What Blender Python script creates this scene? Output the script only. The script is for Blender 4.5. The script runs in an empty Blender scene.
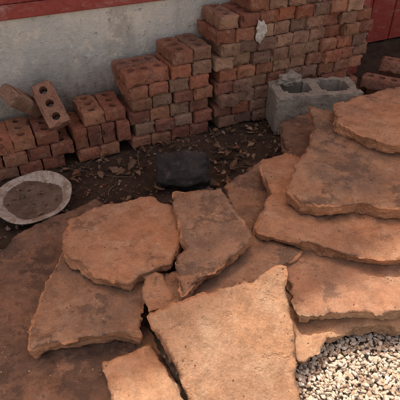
import bpy, bmesh, math, random
import numpy as np
from mathutils import Vector, Matrix, noise, geometry
random.seed(7); np.random.seed(7)
scene=bpy.context.scene
C=bpy.context.collection
W=Vector((0.899,0.438,0)); N=Vector((0.438,-0.899,0)); TH=math.atan2(0.438,0.899)
Q0=Vector((-0.69,1.615,0))
def wc(s,b,z): return Q0+W*s-N*b+Vector((0,0,z))   # s along wall, b = behind front of bricks

# ---------------------------------------------------------------- materials
class NB:
    def __init__(self,name):
        self.m=bpy.data.materials.new(name); self.m.use_nodes=True
        self.t=self.m.node_tree; self.t.nodes.clear()
        self.out=self.n('ShaderNodeOutputMaterial'); self.b=self.n('ShaderNodeBsdfPrincipled')
        self.l(self.b.outputs[0],self.out.inputs[0])
        self.b.inputs['Specular IOR Level'].default_value=0.2
        self.b.inputs['Roughness'].default_value=0.9
        self.co=None
    def n(self,t,**k):
        x=self.t.nodes.new(t)
        for a,b in k.items(): setattr(x,a,b)
        return x
    def l(self,a,b): self.t.links.new(a,b)
    def coord(self,obj_random=False):
        if self.co: return self.co
        tc=self.n('ShaderNodeTexCoord'); v=tc.outputs['Object']
        if obj_random:
            oi=self.n('ShaderNodeObjectInfo'); mu=self.n('ShaderNodeVectorMath',operation='SCALE')
            mu.inputs[0].default_value=(37,19,53); self.l(oi.outputs['Random'],mu.inputs['Scale'])
            ad=self.n('ShaderNodeVectorMath',operation='ADD'); self.l(v,ad.inputs[0]); self.l(mu.outputs[0],ad.inputs[1]); v=ad.outputs[0]
        self.co=v; return v
    def noise(self,scale,detail=4,rough=0.6,dist=0.0,stretch=None):
        x=self.n('ShaderNodeTexNoise'); x.inputs['Scale'].default_value=scale; x.inputs['Detail'].default_value=min(detail,5)
        x.inputs['Roughness'].default_value=rough; x.inputs['Distortion'].default_value=dist
        v=self.co
        if stretch:
            mp=self.n('ShaderNodeMapping'); mp.inputs['Scale'].default_value=stretch; self.l(v,mp.inputs[0]); v=mp.outputs[0]
        self.l(v,x.inputs['Vector']); return x.outputs[0]
    def ramp(self,f,a,b,c0=(0,0,0,1),c1=(1,1,1,1)):
        r=self.n('ShaderNodeValToRGB'); e=r.color_ramp.elements
        e[0].position=a;e[1].position=b;e[0].color=c0;e[1].color=c1; self.l(f,r.inputs[0]); return r.outputs[0]
    def mix(self,f,a,b,mode='MIX'):
        x=self.n('ShaderNodeMix',data_type='RGBA',blend_type=mode)
        for v,i in ((f,0),(a,6),(b,7)):
            if isinstance(v,(int,float)): x.inputs[i].default_value=v
            elif isinstance(v,tuple): x.inputs[i].default_value=v if len(v)==4 else v+(1,)
            else: self.l(v,x.inputs[i])
        return x.outputs[2]
    def math(self,op,a,b):
        x=self.n('ShaderNodeMath',operation=op)
        for i,v in enumerate((a,b)):
            if isinstance(v,(int,float)): x.inputs[i].default_value=v
            else: self.l(v,x.inputs[i])
        return x.outputs[0]
    def color(self,c): self.l(c,self.b.inputs['Base Color'])
    def bump(self,h,strength=0.5,dist=0.004,prev=None):
        x=self.n('ShaderNodeBump'); x.inputs['Strength'].default_value=strength; x.inputs['Distance'].default_value=dist
        self.l(h,x.inputs['Height'])
        if prev: self.l(prev,x.inputs['Normal'])
        self.l(x.outputs[0],self.b.inputs['Normal']); return x.outputs[0]

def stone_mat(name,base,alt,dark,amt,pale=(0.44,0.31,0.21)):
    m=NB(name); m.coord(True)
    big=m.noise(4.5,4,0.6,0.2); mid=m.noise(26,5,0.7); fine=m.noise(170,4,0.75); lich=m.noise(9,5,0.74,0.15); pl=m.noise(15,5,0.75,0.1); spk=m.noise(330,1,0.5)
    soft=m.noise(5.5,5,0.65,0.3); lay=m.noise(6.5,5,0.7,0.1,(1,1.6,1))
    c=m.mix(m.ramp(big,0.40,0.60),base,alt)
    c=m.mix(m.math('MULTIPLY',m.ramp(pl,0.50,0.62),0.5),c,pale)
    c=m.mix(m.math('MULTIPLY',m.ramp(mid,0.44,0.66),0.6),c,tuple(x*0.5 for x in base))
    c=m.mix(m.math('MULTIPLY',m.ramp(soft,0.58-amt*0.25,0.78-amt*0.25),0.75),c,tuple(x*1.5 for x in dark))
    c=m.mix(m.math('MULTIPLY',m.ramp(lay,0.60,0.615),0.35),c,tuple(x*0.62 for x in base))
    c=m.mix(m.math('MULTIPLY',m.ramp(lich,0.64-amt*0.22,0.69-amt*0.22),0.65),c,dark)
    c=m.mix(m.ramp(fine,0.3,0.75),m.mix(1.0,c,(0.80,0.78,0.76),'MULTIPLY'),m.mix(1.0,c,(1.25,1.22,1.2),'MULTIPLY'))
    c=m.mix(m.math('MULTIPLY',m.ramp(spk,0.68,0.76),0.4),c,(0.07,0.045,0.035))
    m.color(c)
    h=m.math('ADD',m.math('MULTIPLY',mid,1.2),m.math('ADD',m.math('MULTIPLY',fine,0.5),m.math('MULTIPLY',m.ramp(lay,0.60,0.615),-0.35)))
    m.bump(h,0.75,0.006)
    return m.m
def side_mat(name,base):
    m=NB(name); m.coord(True)
    st=m.noise(14,4,0.65,0.1,(1,1,5)); fine=m.noise(140,4,0.75); b=m.noise(13,5,0.72)
    c=m.mix(m.ramp(st,0.38,0.62),base,tuple(x*0.62 for x in base))
    c=m.mix(m.ramp(b,0.48,0.62),c,tuple(x*0.40 for x in base))
    c=m.mix(m.math('MULTIPLY',m.ramp(fine,0.4,0.7),0.5),c,tuple(min(1,x*1.2) for x in base))
    m.color(c); m.bump(m.math('ADD',b,m.math('MULTIPLY',fine,0.6)),0.9,0.007); return m.m

def brick_mat():
    m=NB('brick_clay'); m.coord(True)
    oi=m.n('ShaderNodeObjectInfo')
    a=m.noise(12,4,0.65,0.2); f=m.noise(130,4,0.75); d=m.noise(22,5,0.78,0.2); k=m.noise(30,5,0.72)
    c=m.mix(m.math('MULTIPLY',m.ramp(a,0.38,0.62),0.75),oi.outputs['Color'],m.mix(1.0,oi.outputs['Color'],(0.58,0.53,0.52),'MULTIPLY'))
    c=m.mix(m.math('MULTIPLY',m.ramp(d,0.52,0.70),0.5),c,(0.40,0.28,0.20))
    c=m.mix(m.math('MULTIPLY',m.ramp(k,0.56,0.66),0.65),c,(0.075,0.045,0.035))
    c=m.mix(m.ramp(f,0.3,0.8),m.mix(1.0,c,(0.72,0.72,0.72),'MULTIPLY'),m.mix(1.0,c,(1.3,1.3,1.3),'MULTIPLY'))
    m.color(c); m.bump(m.math('ADD',m.math('MULTIPLY',k,0.8),f),0.8,0.0035); return m.m
def plaster_mat():
    m=NB('plaster'); m.coord()
    a=m.noise(3.0,5,0.65,0.2); st=m.noise(7,5,0.7,0.2,(1,1,0.35)); f=m.noise(80,5,0.75); d=m.noise(13,5,0.8); e=m.noise(30,5,0.75)
    c=m.mix(m.ramp(a,0.40,0.60),(0.66,0.63,0.55),(0.46,0.47,0.44))
    c=m.mix(m.math('MULTIPLY',m.ramp(st,0.50,0.66),0.6),c,(0.33,0.30,0.25))
    c=m.mix(m.math('MULTIPLY',m.ramp(d,0.55,0.62),0.6),c,(0.74,0.68,0.55))
    c=m.mix(m.math('MULTIPLY',m.ramp(e,0.60,0.66),0.6),c,(0.19,0.17,0.14))
    g=m.n('ShaderNodeNewGeometry'); sp=m.n('ShaderNodeSeparateXYZ'); m.l(g.outputs['Position'],sp.inputs[0])
    low=m.math('ADD',sp.outputs[2],m.math('MULTIPLY',st,0.4))
    c=m.mix(m.ramp(low,0.36,0.56,(1,1,1,1),(0,0,0,1)),c,m.mix(m.ramp(e,0.4,0.6),(0.28,0.24,0.19),(0.15,0.12,0.10)))
    m.color(c); m.bump(m.math('ADD',m.math('MULTIPLY',d,1.0),m.math('ADD',e,m.math('MULTIPLY',f,0.5))),0.8,0.008); return m.m
def paint_mat(name,base,worn):
    m=NB(name); m.coord()
    a=m.noise(7,5,0.7,0.3,(1,1,4)); f=m.noise(60,4,0.7)
    c=m.mix(m.math('MULTIPLY',m.ramp(a,0.5,0.7),0.7),base,worn)
    c=m.mix(m.ramp(f,0.4,0.8),c,tuple(x*0.6 for x in base)); m.color(c)
    m.b.inputs['Roughness'].default_value=0.6; m.bump(f,0.3,0.002); return m.m
def ground_mat():
    m=NB('dirt_and_gravel'); m.coord()
    a=m.noise(5,5,0.65,0.2); b=m.noise(38,5,0.75); f=m.noise(170,4,0.8)
    c=m.mix(m.ramp(a,0.35,0.65),(0.070,0.044,0.031),(0.13,0.083,0.054))
    c=m.mix(m.math('MULTIPLY',m.ramp(b,0.5,0.66),0.6),c,(0.19,0.125,0.08))
    c=m.mix(m.math('MULTIPLY',m.ramp(f,0.55,0.7),0.7),c,(0.02,0.014,0.01))
    vo=m.n('ShaderNodeTexVoronoi'); vo.inputs['Scale'].default_value=110; m.l(m.co,vo.inputs['Vector'])
    gc=m.mix(vo.outputs['Color'],(0.40,0.33,0.25),(0.66,0.59,0.49))
    g=m.n('ShaderNodeNewGeometry'); dt=m.n('ShaderNodeVectorMath',operation='DOT_PRODUCT'); m.l(g.outputs['Position'],dt.inputs[0]); dt.inputs[1].default_value=tuple(N)
    dd=m.math('ADD',dt.outputs['Value'],m.math('MULTIPLY',a,0.2))
    dd2=m.math('ADD',dd,1.0)
    c=m.mix(m.ramp(dd2,0.12,0.26),c,gc)
    m.color(c); m.bump(m.math('ADD',b,f),1.0,0.014); m.b.inputs['Roughness'].default_value=0.95; return m.m
def attr_mat(name,rough=0.85,bs=120):
    m=NB(name); m.coord(); at=m.n('ShaderNodeAttribute'); at.attribute_name='Col'
    f=m.noise(bs,3,0.7); c=m.mix(m.ramp(f,0.3,0.8),m.mix(1.0,at.outputs['Color'],(0.7,0.67,0.65),'MULTIPLY'),at.outputs['Color'])
    m.color(c); m.b.inputs['Roughness'].default_value=rough; m.bump(f,0.4,0.002); return m.m
def rough_mat(name,a_,b_,sc=15,bd=0.004,sp=None):
    m=NB(name); m.coord()
    a=m.noise(sc,5,0.75,0.1); f=m.noise(sc*9,4,0.75)
    c=m.mix(m.ramp(a,0.38,0.62),a_,b_); c=m.mix(m.ramp(f,0.4,0.8),c,m.mix(1.0,c,(0.55,0.55,0.55),'MULTIPLY'))
    if sp: c=m.mix(m.ramp(m.noise(sc*2,4,0.7),0.60,0.68),c,sp)
    m.color(c); m.bump(m.math('ADD',a,m.math('MULTIPLY',f,0.6)),0.8,bd); return m.m

# ---------------------------------------------------------------- helpers
def obj(name,me,parent=None,mats=()):
    o=bpy.data.objects.new(name,me); C.objects.link(o)
    for mm in mats: me.materials.append(mm)
    if parent: o.parent=parent
    return o
def empty(name):
    o=bpy.data.objects.new(name,None); C.objects.link(o); o.empty_display_size=0.1; return o
def from_bm(bm,name):
    me=bpy.data.meshes.new(name); bm.to_mesh(me); bm.free(); return me
def oriented_box(s0,s1,b0,b1,z0,z1,cuts=0,amp=0,bev=0.004):
    bm=bmesh.new(); bmesh.ops.create_cube(bm,size=1)
    for v in bm.verts:
        v.co=Vector(((v.co.x+.5)*(s1-s0),(v.co.y+.5)*(b1-b0),(v.co.z+.5)*(z1-z0)))
    if bev: bmesh.ops.bevel(bm,geom=bm.edges[:],offset=bev,segments=2,affect='EDGES')
    for v in bm.verts: v.co=wc(s0+v.co.x,b0+v.co.y,z0+v.co.z)
    return bm
def boolean_cut(me,cutters):
    o=bpy.data.objects.new('tmp',me); C.objects.link(o)
    bm=bmesh.new()
    for cb in cutters:
        t=bpy.data.meshes.new('t'); cb.to_mesh(t); cb.free(); bm.from_mesh(t); bpy.data.meshes.remove(t)
    cm=from_bm(bm,'cm'); co=bpy.data.objects.new('tmpc',cm); C.objects.link(co)
    md=o.modifiers.new('b','BOOLEAN'); md.object=co; md.operation='DIFFERENCE'; md.solver='EXACT'
    bpy.context.view_layer.update()
    dg=bpy.context.evaluated_depsgraph_get()
    res=bpy.data.meshes.new_from_object(o.evaluated_get(dg))
    bpy.data.objects.remove(o); bpy.data.objects.remove(co)
    return res
def rough_block(dims,res,seed,amp=0.0012,chip=0.006):
    lx,ly,lz=dims; bm=bmesh.new(); bmesh.ops.create_cube(bm,size=1)
    for v in bm.verts: v.co=Vector((v.co.x*lx,v.co.y*ly,v.co.z*lz))
    for ax,l in enumerate(dims):
        n=max(1,int(l/res))
        for i in range(1,n):
            pos=[0,0,0]; nn=[0,0,0]; pos[ax]=-l/2+l*i/n; nn[ax]=1
            bmesh.ops.bisect_plane(bm,geom=bm.verts[:]+bm.edges[:]+bm.faces[:],plane_co=pos,plane_no=nn)
    off=Vector((seed*7.3,seed*3.1,seed*5.7))
    for v in bm.verts:
        p=v.co.copy(); e=sum(1 for a in range(3) if abs(abs(p[a])-dims[a]/2)<1e-4)
        q=noise.noise(p*30+off)*amp*1.5+noise.noise(p*90+off)*amp
        d=Vector([ (math.copysign(1,p[a]) if abs(abs(p[a])-dims[a]/2)<1e-4 else 0) for a in range(3)])
        v.co+=d*q
        if e>=2:
            cc=0.0016+max(0,noise.noise(p*25+off*2)-0.05)*chip*2.2
            v.co-=d*cc
    return bm

# ---------------------------------------------------------------- bricks
def cyl(r,h,x,y,seg=16,sx=1,sy=1):
    b=bmesh.new(); bmesh.ops.create_cone(b,cap_ends=True,segments=seg,radius1=r,radius2=r,depth=h)
    for v in b.verts: v.co=Vector((v.co.x*sx+x,v.co.y*sy+y,v.co.z))
    return b
BL,BW,BH=0.190,0.089,0.056
bm_mat=brick_mat()
brick_meshes=[]
for k in range(6):
    me=from_bm(rough_block((BW,BL,BH),0.0095,k+1,0.0014,0.008),'brick_src')
    me=boolean_cut(me,[cyl(0.0165,0.2,0,yy) for yy in (-0.058,0,0.058)])
    me.name='brick_mesh'; me.materials.clear(); me.materials.append(bm_mat); brick_meshes.append(me)
pal_red=[(0.37,0.145,0.082),(0.31,0.125,0.076),(0.39,0.18,0.10),(0.26,0.11,0.072),(0.34,0.17,0.10)]
pal_tan=[(0.37,0.225,0.145),(0.33,0.19,0.125),(0.31,0.175,0.115),(0.39,0.22,0.14),(0.36,0.165,0.10),(0.26,0.155,0.11),(0.34,0.15,0.09)]
def brick(pos,rot,parent=None,col=None,name='brick'):
    o=bpy.data.objects.new(name,random.choice(brick_meshes)); C.objects.link(o)
    o.location=pos; o.rotation_euler=rot
    c=col or random.choice(pal_red); j=random.uniform(0.8,1.12); o.color=(c[0]*j,c[1]*j,c[2]*j,1)
    if parent: o.parent=parent
    return o
stack=empty('brick_stack')
def course_header(s0,s1,z,b=0.0,tanp=0.2,jit=1.0,onedge=False):
    pitch=(0.0595 if onedge else 0.0925); s=s0+pitch/2; hh=0.0445 if onedge else BH/2
    while s<=s1-pitch/2+0.012:
        col=random.choice(pal_tan if random.random()<tanp else pal_red)
        rz=TH+random.gauss(0,0.018)*jit
        pos=wc(s+random.gauss(0,0.0012),b+BL/2+random.gauss(0,0.0055)*jit,z+hh)
        if onedge:
            o=brick(pos,(0,0,0),stack,col,'stacked_brick'); o.rotation_euler=(Matrix.Rotation(rz,3,'Z')@Matrix.Rotation(math.pi/2,3,'Y')).to_euler()
        else: brick(pos,(random.gauss(0,.004),random.gauss(0,.006),rz),stack,col,'stacked_brick')
        s+=pitch
H1=0.0572
for k in range(3): course_header(-0.5+(0.046 if k%2 else 0),0.20,k*H1,0.0,0.15)
course_header(0.20,0.435,0,0,0.1)
course_header(0.20,0.435,H1,0.005,0.1,1,True)
course_header(0.25,0.44,H1+0.0905,0.012,0.2)
for k in range(5): course_header(0.44+(0.02 if k%2 else 0),0.82,k*H1,0,0.35)
brick(wc(0.535,0.048,5*H1+BH/2),(0,0,TH+math.pi/2+0.03),stack,(0.36,0.15,0.09),'stacked_brick')
brick(wc(0.53,0.142,5*H1+BH/2),(0,0,TH+math.pi/2-0.02),stack,(0.30,0.15,0.10),'stacked_brick')
course_header(0.637,0.84,5*H1,0,0.6); course_header(0.645,0.84,6*H1,0.004,0.7)
for k in range(12):
    s0=0.84+(0.0 if k%2 else 0.022); s1=1.70-0.012*(k%3)
    if k==9: s0=1.0
    if k>=10: s0=1.09
    course_header(s0,s1,k*H1,-0.004,0.72,1.3)
def brick_m(pos,xa,ya,col,name='brick'):
    xa=Vector(xa).normalized(); ya=Vector(ya); ya=(ya-xa*ya.dot(xa)).normalized(); za=xa.cross(ya)
    M=Matrix((xa,ya,za)).transposed(); return brick(pos,M.to_euler(),None,col,name)
UP=Vector((0,0,1))
brick_m(wc(0.145,0.085,0.240),W*0.95+UP*0.22,-N*0.70+UP*0.66-W*0.1,(0.31,0.16,0.105))
brick_m(wc(0.045,0.120,0.265),-N*0.75+UP*0.35-W*0.35,-W*0.62+UP*0.72,(0.31,0.19,0.13))
brick(Vector((0.99,2.40,0.028)),(0,0,-0.35+math.pi/2),None,(0.30,0.14,0.09))
brick(Vector((0.93,2.33,0.085)),(0.02,0.0,-0.45+math.pi/2),None,(0.32,0.15,0.10))
brick(Vector((1.08,2.50,0.085)),(0.0,0.03,-0.3+math.pi/2),None,(0.28,0.14,0.09))
brick(Vector((1.04,2.41,0.142)),(0.05,0.03,-0.4+math.pi/2),None,(0.30,0.14,0.09))

# ---------------------------------------------------------------- concrete block
def conc_block():
    bm=rough_block((0.39,0.19,0.19),0.013,31,0.002,0.012)
    me=from_bm(bm,'cb')
    cs=[]
    for x in (-0.088,0.088):
        b=bmesh.new(); bmesh.ops.create_cube(b,size=1)
        for v in b.verts: v.co=Vector((x+v.co.x*0.132,v.co.y*0.122,v.co.z*0.3))
        bmesh.ops.bevel(b,geom=[e for e in b.edges if abs((e.verts[0].co-e.verts[1].co).z)>0.2],offset=0.018,segments=4,affect='EDGES')
        cs.append(b)
    me=boolean_cut(me,cs); me.materials.clear(); return me
cb=obj('concrete_block',conc_block(),None,[rough_mat('concrete',(0.38,0.33,0.265),(0.27,0.23,0.185),18,0.006,(0.17,0.13,0.10))])
cb.location=(0.52,2.05,0.097); cb.rotation_euler=(0,0,TH-0.34)

def boulder(name,loc,dims,seed,mat,rot=0,amp=0.22,boxy=0.35,facets=0):
    bm=bmesh.new(); bmesh.ops.create_icosphere(bm,subdivisions=5,radius=1)
    off=Vector((seed*3.3,seed*1.7,seed*9.1)); rr=random.Random(seed)
    pl=[(Vector((rr.gauss(0,1),rr.gauss(0,1),rr.gauss(0,1))).normalized(),rr.uniform(0.7,0.9)) for _ in range(facets)]
    for v in bm.verts:
        p=v.co.normalized(); mx=max(abs(p.x),abs(p.y),abs(p.z)); r=(1-boxy)+boxy/mx
        r*=1+amp*noise.noise(p*1.3+off)
        for nn,h in pl:
            d=p.dot(nn)
            if d>0.05: r=min(r,h/d)
        r*=1+amp*0.35*noise.noise(p*3+off)+0.05*noise.noise(p*8+off)+0.018*noise.noise(p*25+off)
        v.co=Vector((p.x*r*dims[0],p.y*r*dims[1],max(p.z*r,-0.8)*dims[2]))
    for f in bm.faces: f.smooth=True
    o=obj(name,from_bm(bm,name),None,[mat]); o.location=loc; o.rotation_euler=(0,0,rot); return o
boulder('dark_rock',(-0.080,1.545,0.058),(0.108,0.080,0.082),12,rough_mat('dark_stone',(0.036,0.033,0.031),(0.066,0.058,0.052),14,0.007,(0.11,0.088,0.07)),0.1,0.38,0.35,3)
boulder('concrete_chunk',(0.42,2.10,0.208),(0.066,0.046,0.030),15,rough_mat('grey_stone',(0.38,0.33,0.275),(0.27,0.23,0.19),20,0.004),0.7,0.5,0.2,9)

# ---------------------------------------------------------------- flagstones
def flagstone(pts,plane,thick,seed,mtop,mside,layer=0.004,name='flagstone'):
    z0,ax,ay=plane; rnd=random.Random(seed); off=Vector((seed*11.3,seed*4.7,0))
    P=[Vector(p) for p in pts]
    Q=[]
    for i,p in enumerate(P):
        a=P[i-1]; b=P[(i+1)%len(P)]; r=rnd.uniform(0.02,0.06)
        Q+= [p+(a-p)*r, p+(b-p)*r]
    R=[]
    step=0.006
    for i,p in enumerate(Q):
        q=Q[(i+1)%len(Q)]; n=max(1,int((q-p).length/step))
        R+=[p.lerp(q,k/n) for k in range(n)]
    area=sum(R[i-1].x*R[i].y-R[i].x*R[i-1].y for i in range(len(R)))
    if area<0: R.reverse()
    n=len(R)
    nor=[]
    for i in range(n):
        d=(R[(i+2)%n]-R[i-3]).normalized(); nor.append(Vector((d.y,-d.x)))
    def nz(p,f,k=0): return noise.noise(Vector((p.x*f,p.y*f,k))+off)
    def notch(p):
        a=nz(p,16,31); return -0.012*max(0,a-0.28)/0.3
    R=[R[i]+nor[i]*(nz(R[i],7)*0.013+nz(R[i],22)*0.005+nz(R[i],55)*0.0034+nz(R[i],120)*0.0022+notch(R[i])) for i in range(n)]
    xs=[p.x for p in R]; ys=[p.y for p in R]
    g=0.009; inner=[]
    def inside(p):
        c=False
        for i in range(n):
            a=R[i];b=R[i-1]
            if (a.y>p.y)!=(b.y>p.y) and p.x<(b.x-a.x)*(p.y-a.y)/(b.y-a.y)+a.x: c=not c
        return c
    Rn=np.array([[p.x,p.y] for p in R])
    y=min(ys)
    while y<max(ys):
        x=min(xs)
        while x<max(xs):
            p=Vector((x+rnd.uniform(-.3,.3)*g,y+rnd.uniform(-.3,.3)*g))
            if inside(p):
                d=np.min((Rn[:,0]-p.x)**2+(Rn[:,1]-p.y)**2)
                if d>0.0045**2: inner.append(p)
            x+=g
        y+=g
    vin=R+inner; edges=[(i,(i+1)%n) for i in range(n)]
    ov,oe,of,orv,ore,orf=geometry.delaunay_2d_cdt(vin,edges,[],1,1e-6)
    bm=bmesh.new(); vm={}
    verts=[]
    for i,p in enumerate(ov):
        rim=any(k<n for k in orv[i])
        d=math.sqrt(np.min((Rn[:,0]-p.x)**2+(Rn[:,1]-p.y)**2)) if not rim else 0
        lay=nz(p,5.5,2)+0.35*nz(p,20,3)+0.12*nz(p,60,4)
        t=(lay*3.2); fl=math.floor(t); fr=t-fl; ss=min(1,max(0,(fr-0.44)/0.09)); lay=(fl+ss)
        z=z0+ax*p.x+ay*p.y+lay*layer+nz(p,30,5)*0.0018+nz(p,80,5)*0.001+nz(p,3,8)*0.007
        chipw=0.006+0.03*max(0,nz(p,14,12))
        z-=0.003*max(0,1-d/chipw)+0.020*max(0,nz(p,12,21)-0.12)*max(0,1-d/0.028)
        v=bm.verts.new((p.x,p.y,z)); verts.append(v)
        for k in orv[i]: vm[k]=v
    for f in of:
        try:
            ff=bm.faces.new([verts[k] for k in f]); ff.smooth=True; ff.material_index=0
        except ValueError: pass
    ring=[vm[i] for i in range(n)]
    lv=max(3,int(thick/0.0065))
    prev=ring; slant=rnd.uniform(-0.3,0.0)
    for L in range(1,lv+1):
        cur=[]
        f=L/lv
        for i in range(n):
            p=R[i]; dz=thick*f
            v3=Vector((p.x,p.y,dz*1.8))
            sh=noise.noise(v3*9+off)
            o=0.0005+slant*dz+sh*0.010+(0.004 if sh>0.05 else -0.002)+noise.noise(v3*32+off)*0.005+noise.noise(v3*90+off)*0.003
            if L==lv: o-=0.005
            q=p+nor[i]*o
            z=z0+ax*q.x+ay*q.y-thick*f-0.003*nz(p,20,L)
            z=min(z,prev[i].co.z-0.0012)
            cur.append(bm.verts.new((q.x,q.y,z)))
        for i in range(n):
            j=(i+1)%n
            try:
                ff=bm.faces.new((prev[i],cur[i],cur[j],prev[j])); ff.material_index=1
            except ValueError: pass
        prev=cur
    try: ff=bm.faces.new(list(reversed(prev))); ff.material_index=1
    except ValueError: pass
    bmesh.ops.recalc_face_normals(bm,faces=bm.faces[:])
    return obj(name,from_bm(bm,name),None,[mtop,mside])
sideO=side_mat('sandstone_edge_orange',(0.50,0.265,0.145)); sideP=side_mat('sandstone_edge_pale',(0.49,0.32,0.20)); sideD=side_mat('sandstone_edge_brown',(0.29,0.165,0.10))
mOr=stone_mat('sandstone_orange',(0.40,0.205,0.115),(0.37,0.22,0.135),(0.14,0.082,0.058),0.22)
mPk=stone_mat('sandstone_pink',(0.39,0.215,0.132),(0.34,0.21,0.138),(0.13,0.085,0.062),0.30)
mBr=stone_mat('sandstone_brown',(0.30,0.172,0.105),(0.33,0.205,0.132),(0.095,0.068,0.053),0.50,(0.37,0.275,0.195))
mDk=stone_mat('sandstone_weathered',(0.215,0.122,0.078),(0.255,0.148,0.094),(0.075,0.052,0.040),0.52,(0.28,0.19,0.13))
mPl=stone_mat('sandstone_pale',(0.48,0.285,0.165),(0.44,0.28,0.175),(0.20,0.12,0.08),0.18,(0.54,0.40,0.27))
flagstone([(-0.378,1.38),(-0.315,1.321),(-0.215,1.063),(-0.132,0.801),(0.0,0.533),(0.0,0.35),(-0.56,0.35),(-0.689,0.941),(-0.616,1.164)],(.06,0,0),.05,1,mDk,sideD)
flagstone([(-0.414,0.696),(-0.423,0.755),(-0.415,0.981),(-0.407,1.088),(-0.249,1.134),(-0.081,0.993),(-0.154,0.851),(-0.145,0.74),(-0.28,0.725)],(.125,0,0),.06,2,mBr,sideO)
flagstone([(-0.397,1.038),(-0.401,1.119),(-0.331,1.188),(-0.162,1.246),(-0.056,1.168),(-0.063,1.025),(-0.077,0.94),(-0.134,0.91),(-0.184,0.87),(-0.267,0.899),(-0.361,0.964)],(.170,0,0),.042,3,mOr,sideO,0.003)
flagstone([(-0.086,1.239),(0.071,1.25),(0.147,1.01),(0.095,0.938),(-0.045,0.807),(-0.06,0.893),(-0.049,1.031),(-0.087,1.171)],(.212,0.03,-0.01),.045,4,mBr,sideO)
flagstone([(-0.120,0.751),(0.0245,0.807),(0.207,0.857),(0.219,0.723),(0.232,0.50),(0.035,0.50),(-0.064,0.664)],(-.309,0,.65),.065,5,mPl,sideO,0.002)
flagstone([(-0.171,0.934),(-0.096,0.923),(-0.073,0.834),(-0.126,0.795),(-0.15,0.834)],(.15,0,0),.04,6,mOr,sideO)
flagstone([(-0.238,0.688),(-0.124,0.735),(-0.054,0.592),(-0.02,0.45),(-0.169,0.45)],(.092,0,0),.035,7,mPl,sideP)
flagstone([(-0.12,0.90),(0.12,1.10),(0.29,1.02),(0.233,0.94),(-0.099,0.762)],(.145,0,0),.05,8,mBr,sideO)
flagstone([(0.122,1.098),(0.196,1.20),(0.446,1.2),(0.791,1.089),(0.70,0.80),(0.413,0.812),(0.246,0.799),(0.235,0.95)],(.125,0,0),.05,9,mPk,sideP,0.003)
flagstone([(0.198,0.98),(0.736,0.95),(0.70,0.812),(0.384,0.80),(0.255,0.70),(0.225,0.729)],(.072,0,0),.045,10,mPl,sideP)
flagstone([(0.222,1.447),(0.312,1.508),(0.45,1.40),(0.779,1.3),(0.711,0.943),(0.497,0.958),(0.369,1.003),(0.273,1.028),(0.171,1.067),(0.221,1.25)],(.176,0,0),.052,11,mOr,sideO)
flagstone([(0.437,1.773),(0.547,1.686),(0.942,1.517),(0.75,1.071),(0.593,1.118),(0.415,1.118),(0.299,1.133),(0.259,1.193),(0.328,1.351),(0.413,1.553)],(.232,0,0),.055,12,mBr,sideO)
flagstone([(0.519,1.682),(0.649,1.779),(0.823,1.846),(1.061,1.826),(0.826,1.282),(0.67,1.386),(0.581,1.425),(0.494,1.554)],(.283,0,0),.05,13,mOr,sideO,0.003)
flagstone([(0.078,1.374),(0.24,1.571),(0.273,1.435),(0.224,1.167),(0.147,1.119)],(.11,0,0),.04,14,mBr,sideO)
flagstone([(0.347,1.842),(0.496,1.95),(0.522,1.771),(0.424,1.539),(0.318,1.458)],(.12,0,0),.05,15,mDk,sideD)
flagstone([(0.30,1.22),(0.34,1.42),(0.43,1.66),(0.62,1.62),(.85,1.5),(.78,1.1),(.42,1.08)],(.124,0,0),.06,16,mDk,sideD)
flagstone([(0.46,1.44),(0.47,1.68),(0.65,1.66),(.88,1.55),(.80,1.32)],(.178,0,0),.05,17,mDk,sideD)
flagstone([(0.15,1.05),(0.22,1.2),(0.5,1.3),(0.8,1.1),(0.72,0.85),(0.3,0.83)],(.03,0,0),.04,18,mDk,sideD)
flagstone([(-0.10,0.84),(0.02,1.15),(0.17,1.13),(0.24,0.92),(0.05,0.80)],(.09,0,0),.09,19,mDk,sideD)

def merged(name,parts,mat,smooth=True):
    V=np.concatenate([p[0] for p in parts]); 
    F=[];Cc=[];o=0
    for v,f,c in parts:
        F.append(f+o); Cc.append(np.tile(c,(len(v),1))); o+=len(v)
    F=np.concatenate(F); Cc=np.concatenate(Cc)
    me=bpy.data.meshes.new(name); me.from_pydata(V.tolist(),[],F.tolist())
    at=me.color_attributes.new('Col','FLOAT_COLOR','POINT'); at.data.foreach_set('color',Cc.astype(np.float32).ravel())
    me.polygons.foreach_set('use_smooth',[smooth]*len(F)); me.update()
    return obj(name,me,None,[mat])
def pebble_tpl(seed,sub=2):
    bm=bmesh.new(); bmesh.ops.create_icosphere(bm,subdivisions=sub,radius=1); rr=random.Random(seed)
    pl=[(Vector((rr.gauss(0,1),rr.gauss(0,1),rr.gauss(0,1))).normalized(),rr.uniform(0.6,0.8)) for _ in range(6)]
    for v in bm.verts:
        p=v.co.normalized(); r=1+0.4*noise.noise(p*1.5+Vector((seed*5,0,0)))
        for nn,h in pl:
            d=p.dot(nn)
            if d>0.1: r=min(r,h/d)
        v.co=p*r
    V=np.array([v.co[:] for v in bm.verts]); Fa=np.array([[v.index for v in f.verts] for f in bm.faces]); bm.free(); return V,Fa
tp=[pebble_tpl(i) for i in range(10)]
def rotm():
    return np.array(Matrix.Rotation(random.uniform(0,6.28),3,'Z')@Matrix.Rotation(random.gauss(0,0.6),3,'X')@Matrix.Rotation(random.uniform(0,6.28),3,'Z'))
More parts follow.
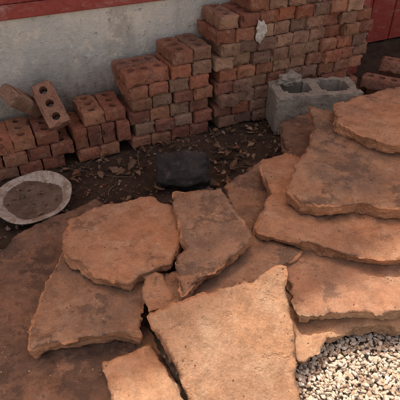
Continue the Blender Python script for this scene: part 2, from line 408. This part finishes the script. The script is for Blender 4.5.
def leaf(x,y,z,L,col,flat=0.35):
    wd=L*random.uniform(0.35,0.6); n=7; V=[];Fa=[]; curl=random.uniform(-1.2,1.2); cup=random.uniform(0.2,1.0)
    for i in range(n+1):
        t=i/n; w=wd*0.5*math.sin(math.pi*min(1,t*0.93+0.05))**0.8*(1+0.25*math.sin(i*2.7))
        for j,sd in enumerate((-1,-.5,0,.5,1)):
            V.append((sd*w,(t-.5)*L,cup*w*abs(sd)**1.5*0.8+curl*L*(t-.5)**2+random.uniform(-1,1)*L*0.015))
    for i in range(n):
        for j in range(4): a=i*5+j; Fa.append((a,a+1,a+6,a+5))
    R=np.array(Matrix.Rotation(random.uniform(0,6.28),3,'Z')@Matrix.Rotation(random.gauss(0,flat),3,'X')@Matrix.Rotation(random.gauss(0,flat),3,'Y'))
    V=np.array(V)@R.T; V[:,2]-=V[:,2].min(); V+=np.array([x,y,z]); return V,np.array(Fa),np.append(np.array(col)*random.uniform(.6,1.2),1)
lc=[(0.20,0.12,0.07),(0.14,0.085,0.05),(0.26,0.16,0.09),(0.10,0.065,0.045),(0.32,0.21,0.13),(0.24,0.11,0.06)]
# crumbs lying on stones (dropped with ray casts onto the real surfaces)
bpy.context.view_layer.update(); dg=bpy.context.evaluated_depsgraph_get()
parts=[]
for _ in range(900):
    cx,cy=random.uniform(-0.6,1.0),random.uniform(0.45,1.85)
    for _ in range(random.choice([1,1,2,9])):
        x=cx+random.gauss(0,0.018); y=cy+random.gauss(0,0.018)
        hit,loc,nn,idx,ob,mt=scene.ray_cast(dg,Vector((x,y,1.0)),Vector((0,0,-1)))
        if not hit or not ob.name.startswith('flagstone') or nn.z<0.7: continue
        r=random.choice([0.0006,0.0006,0.0008,0.001,0.0014,0.002]); V,Fa=random.choice(tp)
        v=(V*np.array([r*1.4,r,r*.7]))@rotm().T+np.array([x,y,loc.z+r*0.3])
        c=np.array(random.choice([[0.42,0.26,0.16],[0.22,0.14,0.09],[0.14,0.09,0.065],[0.5,0.38,0.27],[0.30,0.17,0.10]])); parts.append((v,Fa,np.append(c,1)))
merged('stone_crumbs',parts,attr_mat('crumb',0.95,200),False)

# ---------------------------------------------------------------- ground
def ground():
    def axis(a,b,st,far):
        mid=list(np.arange(a,b,st)); lo=[-far,-40,-15,-7,-4,-2.5]; hi=[b+0.4,b+1.2,7,15,40,far]
        return [v for v in lo if v<a-0.3]+mid+hi
    X=axis(-1.3,1.9,0.014,150); Y=axis(0.2,3.6,0.014,150)
    vs=[];fs=[]
    for y in Y:
        for x in X:
            p=Vector((x,y,0)); z=0
            if -1.3<=x<=1.9 and 0.2<=y<=3.6:
                z=noise.noise(p*4)*0.012+noise.noise(p*14)*0.008+noise.noise(p*45)*0.006-0.004
            vs.append((x,y,z))
    nx=len(X)
    for j in range(len(Y)-1):
        for i in range(nx-1): a=j*nx+i; fs.append((a,a+1,a+nx+1,a+nx))
    me=bpy.data.meshes.new('ground'); me.from_pydata(vs,[],fs)
    me.polygons.foreach_set('use_smooth',[True]*len(fs)); me.update()
    return obj('ground',me,None,[ground_mat()])
ground()
parts=[]
while len(parts)<17000:
    x=random.uniform(0.1,0.95) if random.random()<0.9 else random.uniform(-0.75,1.4); y=random.uniform(0.35,1.1)
    d=N.x*x+N.y*y
    if d< -0.80+random.gauss(0,0.03): continue
    r=random.choice([0.0025,0.0035,0.0045,0.005,0.006]); V,Fa=random.choice(tp)
    S=np.array([r*random.uniform(.9,1.8),r,r*random.uniform(.5,.85)])
    v=(V*S)@rotm().T+np.array([x,y,0.002+random.random()*0.014])
    k=random.random()
    if k<0.6: c=np.array([0.77,0.68,0.55])
    elif k<0.80: c=np.array([0.63,0.50,0.36])
    elif k<0.95: c=np.array([0.84,0.79,0.70])
    else: c=np.array([0.36,0.27,0.19])
    c=c*random.uniform(.8,1.1); parts.append((v,Fa,np.append(np.clip(c,0,.85),1)))
merged('gravel',parts,attr_mat('gravel_stone',0.8,200),False)
parts=[]
for _ in range(6000):
    x=random.uniform(-1.0,1.5); y=random.uniform(1.0,2.9); r=random.choice([0.0015,0.002,0.003,0.003,0.004,0.006,0.009])
    b=Q0.dot(N)-Vector((x,y,0)).dot(N)
    if b>0.0: continue
    V,Fa=random.choice(tp); v=(V*np.array([r*1.3,r,r*.8]))@rotm().T+np.array([x,y,0.002])
    c=np.array(random.choice([[0.20,0.13,0.085],[0.13,0.085,0.055],[0.33,0.17,0.10],[0.28,0.21,0.15],[0.16,0.10,0.065]])); parts.append((v,Fa,np.append(c,1)))
merged('dirt_clods',parts,attr_mat('clod',0.95,200),False)
parts=[]
cnt=0
while cnt<1300:
    x=random.uniform(-1.1,1.6); y=random.uniform(1.0,3.0); b=Vector((x,y,0)).dot(N)-Q0.dot(N)
    if b<0.01 or b>0.95: continue
    if noise.noise(Vector((x*4,y*4,3)))+random.uniform(-.4,.4)<0.0: continue
    parts.append(leaf(x,y,0.002+random.random()*0.01,random.choice([0.008,0.01,0.015,0.02,0.03,0.04]),random.choice(lc))); cnt+=1
for (x,y,L) in [(-0.33,1.62,.08),(-0.28,1.66,.07),(-0.40,1.60,.06),(-0.25,1.60,.06),(0.12,1.72,.07),(-0.5,1.55,.06),(-0.16,1.50,.05),(-0.02,1.47,.05),(0.03,1.49,.06)]:
    parts.append(leaf(x,y,0.01,L,(0.27,0.17,0.11),0.25))
for _ in range(110):
    x=random.uniform(-0.9,1.2); y=random.uniform(1.2,2.4); b=Vector((x,y,0)).dot(N)-Q0.dot(N)
    if b<0.03: continue
    L=random.uniform(0.04,0.16); a=random.uniform(0,6.28); r=random.uniform(.0008,.0022)
    V=[];Fa=[]; m=6; bend=random.uniform(-.02,.02)
    for i in range(m):
        t=i/(m-1); cx=x+math.cos(a)*L*(t-.5)-math.sin(a)*bend*math.sin(t*3.14); cy=y+math.sin(a)*L*(t-.5)+math.cos(a)*bend*math.sin(t*3.14)
        for q in range(4):
            an=q*math.pi/2; V.append((cx-math.sin(a)*math.cos(an)*r,cy+math.cos(a)*math.cos(an)*r,0.009+math.sin(an)*r+t*0.006))
    for i in range(m-1):
        for q in range(4): Fa.append((i*4+q,i*4+(q+1)%4,(i+1)*4+(q+1)%4,(i+1)*4+q))
    parts.append((np.array(V),np.array(Fa),np.array([0.19,0.13,0.085,1])*random.uniform(.6,1.3)))
merged('leaf_litter',parts,attr_mat('dry_leaf',0.8,150),False)

# ---------------------------------------------------------------- old plate
def plate():
    root=empty('dirty_plate')
    prof=[(0.0,0.004),(0.075,0.004),(0.088,0.007),(0.104,0.017),(0.116,0.026),(0.130,0.031),(0.138,0.033),(0.141,0.030),(0.130,0.026),(0.116,0.021),(0.104,0.011),(0.088,0.0),(0.0,0.0)]
    bm=bmesh.new(); seg=96; rings=[]
    for r,z in prof:
        if r==0: rings.append([bm.verts.new((0,0,z))]); continue
        rings.append([bm.verts.new((r*(1+0.018*math.sin(3*a+1)+0.006*math.sin(11*a))*math.cos(a),r*(1+0.018*math.sin(3*a+1))*math.sin(a),z+0.005*math.sin(2*a)*r/0.14+0.003*math.sin(5*a+2)*r/0.14)) for a in [2*math.pi*i/seg for i in range(seg)]])
    for A,B in zip(rings,rings[1:]):
        for i in range(seg):
            j=(i+1)%seg
            if len(A)==1: bm.faces.new((A[0],B[i],B[j]))
            elif len(B)==1: bm.faces.new((A[i],B[0],A[j]))
            else: bm.faces.new((A[i],B[i],B[j],A[j]))
    bmesh.ops.recalc_face_normals(bm,faces=bm.faces[:])
    for f in bm.faces: f.smooth=True
    m=NB('plate_enamel'); m.coord(); a=m.noise(28,5,0.78,0.3); f=m.noise(120,5,0.7)
    c=m.mix(m.ramp(a,0.45,0.60),(0.44,0.39,0.33),(0.25,0.18,0.125)); c=m.mix(m.math('MULTIPLY',m.ramp(f,0.5,0.7),0.6),c,(0.20,0.145,0.10))
    m.color(c); m.b.inputs['Roughness'].default_value=0.45; m.bump(f,0.3,0.001)
    obj('dish',from_bm(bm,'dish'),root,[m.m])
    bm=bmesh.new(); vs={}
    K=40
    for i in range(-K,K+1):
        for j in range(-K,K+1):
            x=i/K*0.114;y=j/K*0.114;r=math.hypot(x,y)
            if r<=0.113:
                p=Vector((x,y,0)); vs[i,j]=bm.verts.new((x,y,0.0175+noise.noise(p*22)*0.006+noise.noise(p*80)*0.002))
    for (i,j) in list(vs):
        q=[vs.get(k) for k in ((i,j),(i+1,j),(i+1,j+1),(i,j+1))]
        if all(q): bm.faces.new(q).smooth=True
    sm=rough_mat('plate_soil',(0.11,0.075,0.052),(0.19,0.13,0.09),22,0.003); 
    for nd in sm.node_tree.nodes:
        if nd.type=='BSDF_PRINCIPLED': nd.inputs['Roughness'].default_value=0.55
    obj('soil',from_bm(bm,'soil'),root,[sm])
    pp=[]
    for _ in range(22):
        a=random.uniform(0,6.28); r=0.095*math.sqrt(random.random())
        pp.append(leaf(r*math.cos(a),r*math.sin(a),0.017,random.uniform(.008,.025),random.choice(lc),0.2))
    l=merged('plate_leaves',pp,bpy.data.materials['dry_leaf'],False); l.parent=root
    root.location=(-0.61,1.405,0.022); root.rotation_euler=(0.10,-0.05,0.3)
plate()

def mortar():
    bm=bmesh.new(); n=28; cen=bm.verts.new((0,0,0.004)); ring=[];r2=[]
    for i in range(n):
        a=2*math.pi*i/n; r=0.032*(1+0.6*noise.noise(Vector((math.cos(a)*1.8,math.sin(a)*1.8,5)))+0.15*random.uniform(-1,1))
        x=r*math.cos(a)*0.9; y=r*math.sin(a)*1.4
        r2.append(bm.verts.new((x*.7,y*.7,0.005+random.uniform(-.002,.003)))); ring.append(bm.verts.new((x,y,-0.001)))
    for i in range(n):
        j=(i+1)%n; bm.faces.new((cen,r2[i],r2[j])); bm.faces.new((r2[i],ring[i],ring[j],r2[j]))
    o=obj('mortar_splatter',from_bm(bm,'mortar'),None,[rough_mat('mortar',(0.66,0.63,0.57),(0.48,0.44,0.38),30,0.003)])
    M=Matrix((W,Vector((0,0,1)),N)).transposed(); o.rotation_euler=M.to_euler(); o.location=wc(1.05,-0.014,0.43)
mortar()

# ---------------------------------------------------------------- house
house=empty('house')
pl=plaster_mat(); red=paint_mat('red_paint',(0.28,0.045,0.035),(0.36,0.17,0.13)); redb=paint_mat('red_trim_paint',(0.32,0.07,0.055),(0.48,0.31,0.26))
FB=0.225
o=obj('foundation_wall',from_bm(oriented_box(-4,1.72,FB,FB+0.2,-0.2,0.545,bev=0),'foundation'),house,[pl])
obj('sill_trim',from_bm(oriented_box(-4,1.76,FB-0.012,FB+0.2,0.547,0.60),'sill'),house,[redb])
z=0.602;k=0
while z<2.35:
    obj('siding_board',from_bm(oriented_box(-4,1.76,FB-0.004-0.001*(k%2),FB+0.15,z,z+0.138),'board'),house,[red]); z+=0.142;k+=1
obj('corner_board',from_bm(oriented_box(1.765,1.86,FB-0.02,FB+0.6,0.02,2.38),'corner'),house,[redb])
s=1.87
while s<5.5:
    obj('skirt_board',from_bm(oriented_box(s,s+0.19,FB+0.36,FB+0.5,0.01,2.38),'skirt'),house,[red]); s+=0.195
obj('inner_wall',from_bm(oriented_box(-4,5.5,FB+0.62,FB+3.0,-0.1,2.36),'inner'),house,[red])
obj('soffit',from_bm(oriented_box(-4.2,5.7,-0.08,FB+3.2,2.40,2.46),'soffit'),house,[redb])

# ---------------------------------------------------------------- light
w=bpy.data.worlds.new('World'); scene.world=w; w.use_nodes=True; nt=w.node_tree; nt.nodes.clear()
sk=nt.nodes.new('ShaderNodeTexSky'); sk.sky_type='NISHITA'; sk.sun_disc=False
EL=math.radians(66); sk.sun_elevation=EL; sk.sun_rotation=math.radians(-26)
sk.air_density=1.0; sk.dust_density=4.0; sk.ozone_density=0.5
tn=nt.nodes.new('ShaderNodeMix'); tn.data_type='RGBA'; tn.blend_type='MULTIPLY'; tn.inputs[0].default_value=1.0
tn.inputs[7].default_value=(2.75,2.0,1.5,1)
bg=nt.nodes.new('ShaderNodeBackground'); bg.inputs[1].default_value=0.15; ow=nt.nodes.new('ShaderNodeOutputWorld')
nt.links.new(sk.outputs[0],tn.inputs[6]); nt.links.new(tn.outputs[2],bg.inputs[0]); nt.links.new(bg.outputs[0],ow.inputs[0])
sl=bpy.data.lights.new('sun','SUN'); sl.energy=3.6; sl.angle=math.radians(1.5); sl.color=(1.0,0.93,0.82)
so=bpy.data.objects.new('sun',sl); C.objects.link(so)
tosun=(-N*math.cos(EL)+Vector((0,0,math.sin(EL)))).normalized()
so.rotation_euler=tosun.to_track_quat('Z','Y').to_euler(); so.location=tosun*10

cam=bpy.data.cameras.new('camera'); co=bpy.data.objects.new('camera',cam); C.objects.link(co)
cam.lens=43.2; cam.sensor_width=36; cam.clip_start=0.05; cam.clip_end=500
co.location=(0,0,1.1); co.rotation_euler=(math.pi/2-math.atan(365/480),0,0)
scene.camera=co
scene.view_settings.view_transform='Standard'; scene.view_settings.look='None'; scene.view_settings.exposure=0
